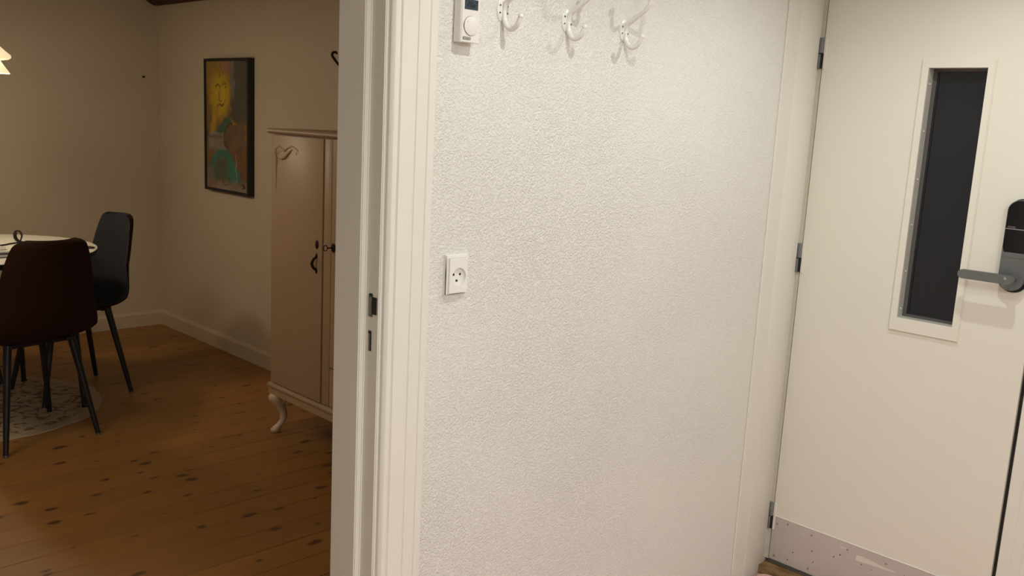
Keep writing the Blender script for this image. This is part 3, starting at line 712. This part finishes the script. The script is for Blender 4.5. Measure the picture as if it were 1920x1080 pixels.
# carved corner ornament (same on the mirrored door)
def ornament(parent, ya, s):
    bm = bmesh.new()
    P = lambda pts: [(CF-.0085-d*.5, ya-s*a, z) for a, z, d in pts]
    tube(bm, P([(a, z, .001) for a, z in [(.012, 1.235), (.02, 1.262), (.04, 1.272), (.065, 1.262), (.085, 1.255), (.11, 1.268), (.14, 1.276), (.17, 1.270), (.19, 1.255)]]), [.002, .003, .004, .005, .006, .005, .004, .003, .002], 8)
    tube(bm, P([(.04, 1.222, .001), (.065, 1.220, .002), (.09, 1.228, .003), (.115, 1.246, .003), (.14, 1.262, .002)]), [.003, .006, .008, .007, .004], 8)
    tube(bm, P([(.012, 1.262, .001), (.010, 1.245, .002), (.018, 1.228, .002), (.022, 1.205, .002), (.018, 1.18, .001), (.020, 1.14, .001), (.018, 1.10, .0), (.019, 1.08, 0)]), [.004, .007, .007, .006, .005, .004, .003, .002], 8)
    for a, z, r in ((.03, 1.245, .010), (.018, 1.262, .008), (.175, 1.248, .008), (.185, 1.262, .007), (.05, 1.252, .007), (.019, 1.075, .005)):
        ball(bm, (CF-.0095, ya-s*a, z), r*.8, sx=.3, seg=10)
    return cpart('carved_ornament', bm, 'cabinet', parent, 50)
ornament(dl_, 3.475, 1); ornament(dr_, CY0+.025, -1)
def escutcheon(parent, y, z):
    return cpart('keyhole_plate', ball(bmesh.new(), (CF-.010, y, z), .0165, sx=.25, sy=.75, sz=1.15, seg=16), 'iron', parent, 60)
def pull(parent, y):
    bm = tube(bmesh.new(), smooth_path([(CF-.010, y, .842), (CF-.016, y, .839), (CF-.025, y+.003, .829), (CF-.029, y+.004, .815), (CF-.025, y+.003, .801), (CF-.016, y, .791), (CF-.010, y, .788)]), [.004+.002*math.sin(math.pi*i/36) for i in range(37)], 10)
    ball(bm, (CF-.010, y, .846), .009, sx=.45, sy=.7, sz=1.2, seg=12); ball(bm, (CF-.010, y, .784), .009, sx=.45, sy=.7, sz=1.3, seg=12)
    return cpart('pull_handle', bm, 'iron', parent, 60, 'dark iron pull')
escutcheon(dl_, 3.139, .893); pull(dl_, 3.141); escutcheon(dr_, 2.551, .893); pull(dr_, 2.549)
kp2 = escutcheon(dc, 3.024, .895)
bm = tube(bmesh.new(), [(CF-.012, 3.024, .895), (CF-.034, 3.026, .895)], .0026, 8)
ringp = [(CF-.034-.009+.009*math.cos(a), 3.026+.002, .895+.011*math.sin(a)) for a in [2*math.pi*k/20 for k in range(21)]]
tube(bm, ringp, .0018, 8)
cpart('key', bm, 'iron', kp2, 50)
# cabriole legs: knee bulges to the corner, ankle narrow, pad foot
def cabriole(x, y, sx, sy):
    bm = bmesh.new(); pa = []; ra = []
    prof = [(.178, .012, .030), (.165, .016, .034), (.150, .015, .033), (.130, .006, .027), (.105, -.006, .020), (.080, -.012, .0165), (.055, -.010, .0155), (.035, .002, .017), (.020, .014, .021), (.010, .018, .022), (.0, .018, .017)]
    for z, o, r in prof: pa.append((x+sx*o*1.0, y+sy*o*.6, z)); ra.append(r)
    sp = smooth_path(pa, 3); rr = []
    for i in range(len(ra)-1):
        for k in range(3): rr.append(ra[i]+(ra[i+1]-ra[i])*k/3)
    rr.append(ra[-1])
    n = 16; rings = []
    for p, r in zip(sp, rr): rings.append([bm.verts.new((p.x+r*math.cos(2*math.pi*k/n), p.y+r*math.sin(2*math.pi*k/n), max(0, p.z))) for k in range(n)])
    for a, b_ in zip(rings, rings[1:]):
        for k in range(n): bm.faces.new((a[k], a[(k+1) % n], b_[(k+1) % n], b_[k]))
    bm.faces.new(rings[0][::-1]); bm.faces.new(rings[-1])
    # scrolled bracket beside the knee
    prism(bm, [(y-sy*.02, .178), (y-sy*.085, .178), (y-sy*.075, .168), (y-sy*.05, .158), (y-sy*.03, .140), (y-sy*.015, .135)], 0, x-.004, x+.014)
    return cpart('leg', bm, 'leg', cb, 60)
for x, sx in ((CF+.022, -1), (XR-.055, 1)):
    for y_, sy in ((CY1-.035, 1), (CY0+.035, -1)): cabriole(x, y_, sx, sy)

# round table
TC = (1.19, 4.535); TRAD = .475
tb_ = empty('dining_table', (*TC, .004)); tag(tb_, 'round white dining table with black edge and black legs', 'table')
obj('table_top', lathe(bmesh.new(), [(0, .740), (TRAD-.004, .740), (TRAD, .7385), (TRAD, .736), (TRAD-.003, .735), (0, .735)], 72), M['laminate'], tb_, smooth=30)
obj('table_edge', lathe(bmesh.new(), [(0, .735), (TRAD, .735), (TRAD+.0005, .733), (TRAD-.006, .716), (TRAD-.02, .710), (0, .710)], 72), M['blackm'], tb_, smooth=30)
for k in range(4):
    a = R_(-36.8+90*k); c, s = math.cos(a), math.sin(a)
    o = obj('leg', tube(bmesh.new(), [(.36*c, .36*s, .712), (.415*c, .415*s, .006)], [.017, .011], 14), M['blackm'], tb_, smooth=40)
    obj('foot', cyl(bmesh.new(), (.417*c, .417*s, .0), (.417*c, .417*s, .008), .014, 14), M['blackm'], o, smooth=40)

# shell chairs
def shell():
    prof = [(.215, .430), (.205, .446), (.165, .456), (.10, .452), (.03, .444), (-.05, .438), (-.115, .440), (-.165, .454), (-.203, .483), (-.229, .53), (-.248, .60), (-.265, .68), (-.281, .76), (-.295, .825), (-.301, .856), (-.305, .872)]
    wid = [.165, .188, .204, .212, .216, .218, .218, .217, .214, .209, .200, .191, .177, .158, .139, .096]
    fr = 4; P = smooth_path([(0, a, b) for a, b in prof], fr); W = [v.x for v in smooth_path([(q, 0, 0) for q in wid], fr)]
    ns = len(P); nt_ = 20; th = .026
    bm = bmesh.new(); F = []; Bk = []
    for i, p in enumerate(P):
        tan = (P[min(i+1, ns-1)]-P[max(i-1, 0)]).normalized(); nrm = Vector((0, tan.z, -tan.y))     # towards the sitter
        if nrm.z < -.2: nrm = -nrm
        s = i/(ns-1); back = min(1, max(0, (s-.5)/.2)); seat = 1-back
        fa, ba = [], []
        for j in range(nt_+1):
            t = -1+2*j/nt_
            tt = math.sin(t*math.pi/2)
            edge = 1-abs(tt)**6
            q = Vector((W[i]*tt, p.y, p.z))
            q += Vector((0, back*.072*tt*tt*(1-.25*s), seat*.022*tt*tt*(1 if s > .12 else s/.12)))
            e2 = min(1, min(i, ns-1-i)/2.5) ** .5
            h = th*.5*max(.12, edge**.5)*max(.15, e2)
            fa.append(bm.verts.new(q+nrm*h)); ba.append(bm.verts.new(q-nrm*h))
        F.append(fa); Bk.append(ba)
    ff = []
    for i in range(ns-1):
        for j in range(nt_):
            f = bm.faces.new((F[i][j], F[i][j+1], F[i+1][j+1], F[i+1][j])); f.material_index = 0
            g = bm.faces.new((Bk[i][j], Bk[i+1][j], Bk[i+1][j+1], Bk[i][j+1])); g.material_index = 1
    for i in range(ns-1):
        for j in (0, nt_):
            bm.faces.new((F[i][j], F[i+1][j], Bk[i+1][j], Bk[i][j])).material_index = 1
    for i in (0, ns-1):
        for j in range(nt_): bm.faces.new((F[i][j], F[i][j+1], Bk[i][j+1], Bk[i][j])).material_index = 1
    return bm
CHL = ['dark shell chair with its brown back to the doorway, nearest at the round table', 'dark grey shell chair right of the round table facing left', 'dark shell chair on the far side of the table, only a black leg showing']
CG = 'shell chairs around the round table'
c1 = empty('dining_chair', (1.2145, 4.07, 0), R_(8.5)); tag(c1, CHL[0], 'chair', CG)
obj('seat_shell', shell(), None, c1, smooth=70, mats=[M['grey'], M['brown']])
bm = bmesh.new()
for sx in (-.115, .115): bx(bm, sx-.014, sx+.014, -.15, .15, .420, .436, .003)
for sy in (-.115, .115): bx(bm, -.13, .13, sy-.014, sy+.014, .416, .432, .003)
obj('seat_frame', bm, M['blackm'], c1)
for sx in (-1, 1):
    for sy in (-1, 1):
        lg = obj('leg', tube(bmesh.new(), [(sx*.130, sy*.128, .432), (sx*.193, sy*.208, .004)], [.0165, .0105], 14), M['blackm'], c1, smooth=40)
        obj('foot_cap', cyl(bmesh.new(), (sx*.1932, sy*.2083, .007), (sx*.194, sy*.209, 0), .011, 12), M['steel'], lg, smooth=40)
dup(c1, (1.567, 4.573, 0), R_(94), CHL[1])
dup(c1, (1.143, 5.073, 0), R_(180), CHL[2])

# round rug
bm = bmesh.new(); n = 120
edge = [(.497+.006*math.sin(7*a+1)+.005*math.sin(13*a)+.003*math.sin(29*a)) for a in [2*math.pi*k/n for k in range(n)]]
top = [bm.verts.new((r*math.cos(2*math.pi*k/n), r*math.sin(2*math.pi*k/n), .004)) for k, r in enumerate(edge)]
bot = [bm.verts.new((v.co.x*1.004, v.co.y*1.004, .0002)) for v in top]
for k in range(n): bm.faces.new((top[k], top[(k+1) % n], bot[(k+1) % n], bot[k]))
bm.faces.new(top); bm.faces.new(bot[::-1])
tag(obj('round_rug', bm, M['rug'], loc=(1.165, 4.53, 0)), 'round cream rug with brown scrollwork under the dining table', 'rug')

# pendant lamp
pl = empty('pendant_lamp', (1.2, 4.57, 1.50)); tag(pl, 'glowing pendant lamp with tiered white shades at the left edge above the table', 'lamp')
us = obj('upper_shade', lathe(bmesh.new(), [(.03, .215), (.06, .185), (.100, .145), (.135, .112), (.150, .100), (.1535, .093), (.152, .086), (.143, .079), (.120, .075), (.100, .078), (.06, .13), (.03, .20)], 48), M['shade'], pl, smooth=50)
obj('lower_shade', lathe(bmesh.new(), [(.055, .155), (.085, .110), (.107, .078), (.128, .046), (.147, .019), (.1465, .0175), (.126, .043), (.104, .076), (.082, .108), (.052, .152)], 48), M['shade'], pl, smooth=50)
obj('socket', lathe(bmesh.new(), [(0, .26), (.022, .255), (.030, .23), (.030, .14), (.02, .12), (0, .12)], 24), M['plastic'], pl, smooth=50)
obj('cord', cyl(bmesh.new(), (0, 0, .25), (0, 0, ZC-1.50), .0035, 8), M['plastic'], pl)

# things on the table
ZT = .7442
def sheet(name, c, w_, d_, h, rz, m, label, cat, z):
    bm = B(-w_/2, w_/2, -d_/2, d_/2, 0, h, min(.002, h*.3), 1)
    o = obj(name, bm, M[m], loc=(c[0], c[1], z)); o.rotation_euler[2] = rz
    return tag(o, label, cat)
nb = empty('notebook', (1.085, 4.318, ZT), R_(2)); tag(nb, 'black covered notebook lying lowest on the white table', 'notebook')
obj('cover', B(-.15, .15, -.11, .11, 0, .003), M['cover'], nb); obj('pages', B(-.147, .147, -.107, .107, .003, .014), M['paper'], nb); obj('cover', B(-.15, .15, -.11, .11, .014, .017), M['cover'], nb)
n2b = empty('notebook', (1.08, 4.322, ZT+.017), R_(0)); tag(n2b, 'thin notebook with black cover stacked on the lower notebook', 'notebook')
obj('cover', B(-.14, .14, -.10, .10, 0, .002), M['cover'], n2b); obj('pages', B(-.138, .138, -.098, .098, .002, .009), M['paper'], n2b)
bm = bmesh.new(); g = [[bm.verts.new((-.135+.27*i/10, -.105+.22*j/8, .004+.010*(i/10)*(1-i/10)*4*math.sin(j/8*3)+.004*math.sin(i*.9)*.5)) for i in range(11)] for j in range(9)]
for j in range(8):
    for i in range(10): bm.faces.new((g[j][i], g[j][i+1], g[j+1][i+1], g[j+1][i]))
r = bmesh.ops.solidify(bm, geom=bm.faces[:], thickness=.0012)
sh = obj('paper_sheet', bm, M['paper'], loc=(1.085, 4.345, ZT+.0262), smooth=60); sh.rotation_euler[2] = R_(4)
tag(sh, 'slightly curled white paper sheet on top of the notebooks', 'paper')
# strap loop
sc_ = (1.365, 4.63)
bm = bmesh.new()
loop = smooth_path([(-.045, 0, .004), (-.02, 0, .006), (.0, 0, .016), (-.012, 0, .035), (-.016, 0, .06), (-.008, 0, .072), (.010, 0, .070), (.022, 0, .052), (.020, 0, .032), (.010, 0, .018)][2:] , 5)
band = smooth_path([(.05, 0, .003), (.02, 0, .006), (-.004, 0, .016), (-.016, 0, .034), (-.016, 0, .056), (-.010, 0, .070), (.004, 0, .074), (.018, 0, .064), (.024, 0, .044), (.018, 0, .024), (.012, 0, .010)], 5)
nb_ = len(band); prev = None
for i, p in enumerate(band):
    t = (band[min(i+1, nb_-1)]-band[max(i-1, 0)]).normalized(); nr = Vector((-t.z, 0, t.x))
    hw = .012 if i < nb_*.55 else .012-.008*(i/nb_-.55)/.45
    th_ = .0045 if i < nb_*.55 else .0018
    ring = [bm.verts.new(p+Vector((0, a*hw, 0))+nr*b_*th_) for a, b_ in ((-1, -1), (1, -1), (1, 1), (-1, 1))]
    if prev:
        for k in range(4): bm.faces.new((prev[k], prev[(k+1) % 4], ring[(k+1) % 4], ring[k]))
    else: bm.faces.new(ring[::-1])
    prev = ring
bm.faces.new(prev)
bm.transform(Matrix.Scale(.78, 4)); st = obj('strap', bm, M['cover'], loc=(sc_[0]+.006, sc_[1], ZT), smooth=50); st.rotation_euler[2] = R_(-45)
tag(st, 'black strap curled into an upright loop on the white table', 'strap')
cab = smooth_path([(1.05, 4.52, ZT+.004), (1.18, 4.53, ZT+.004), (1.274, 4.555, ZT+.004), (1.335, 4.60, ZT+.004), (1.40, 4.62, ZT+.004), (1.47, 4.55, ZT+.004), (1.53, 4.48, ZT+.004), (1.575, 4.42, ZT+.004), (1.606, 4.345, ZT+.004), (1.596, 4.322, ZT+.004), (1.566, 4.335, ZT+.004), (1.53, 4.34, ZT+.004), (1.48, 4.36, ZT+.004)], 5)
tag(obj('cable', tube(bmesh.new(), cab, .0035, 8), M['blackm'], smooth=60), 'thin black cable running across the white table to its right edge', 'cable')
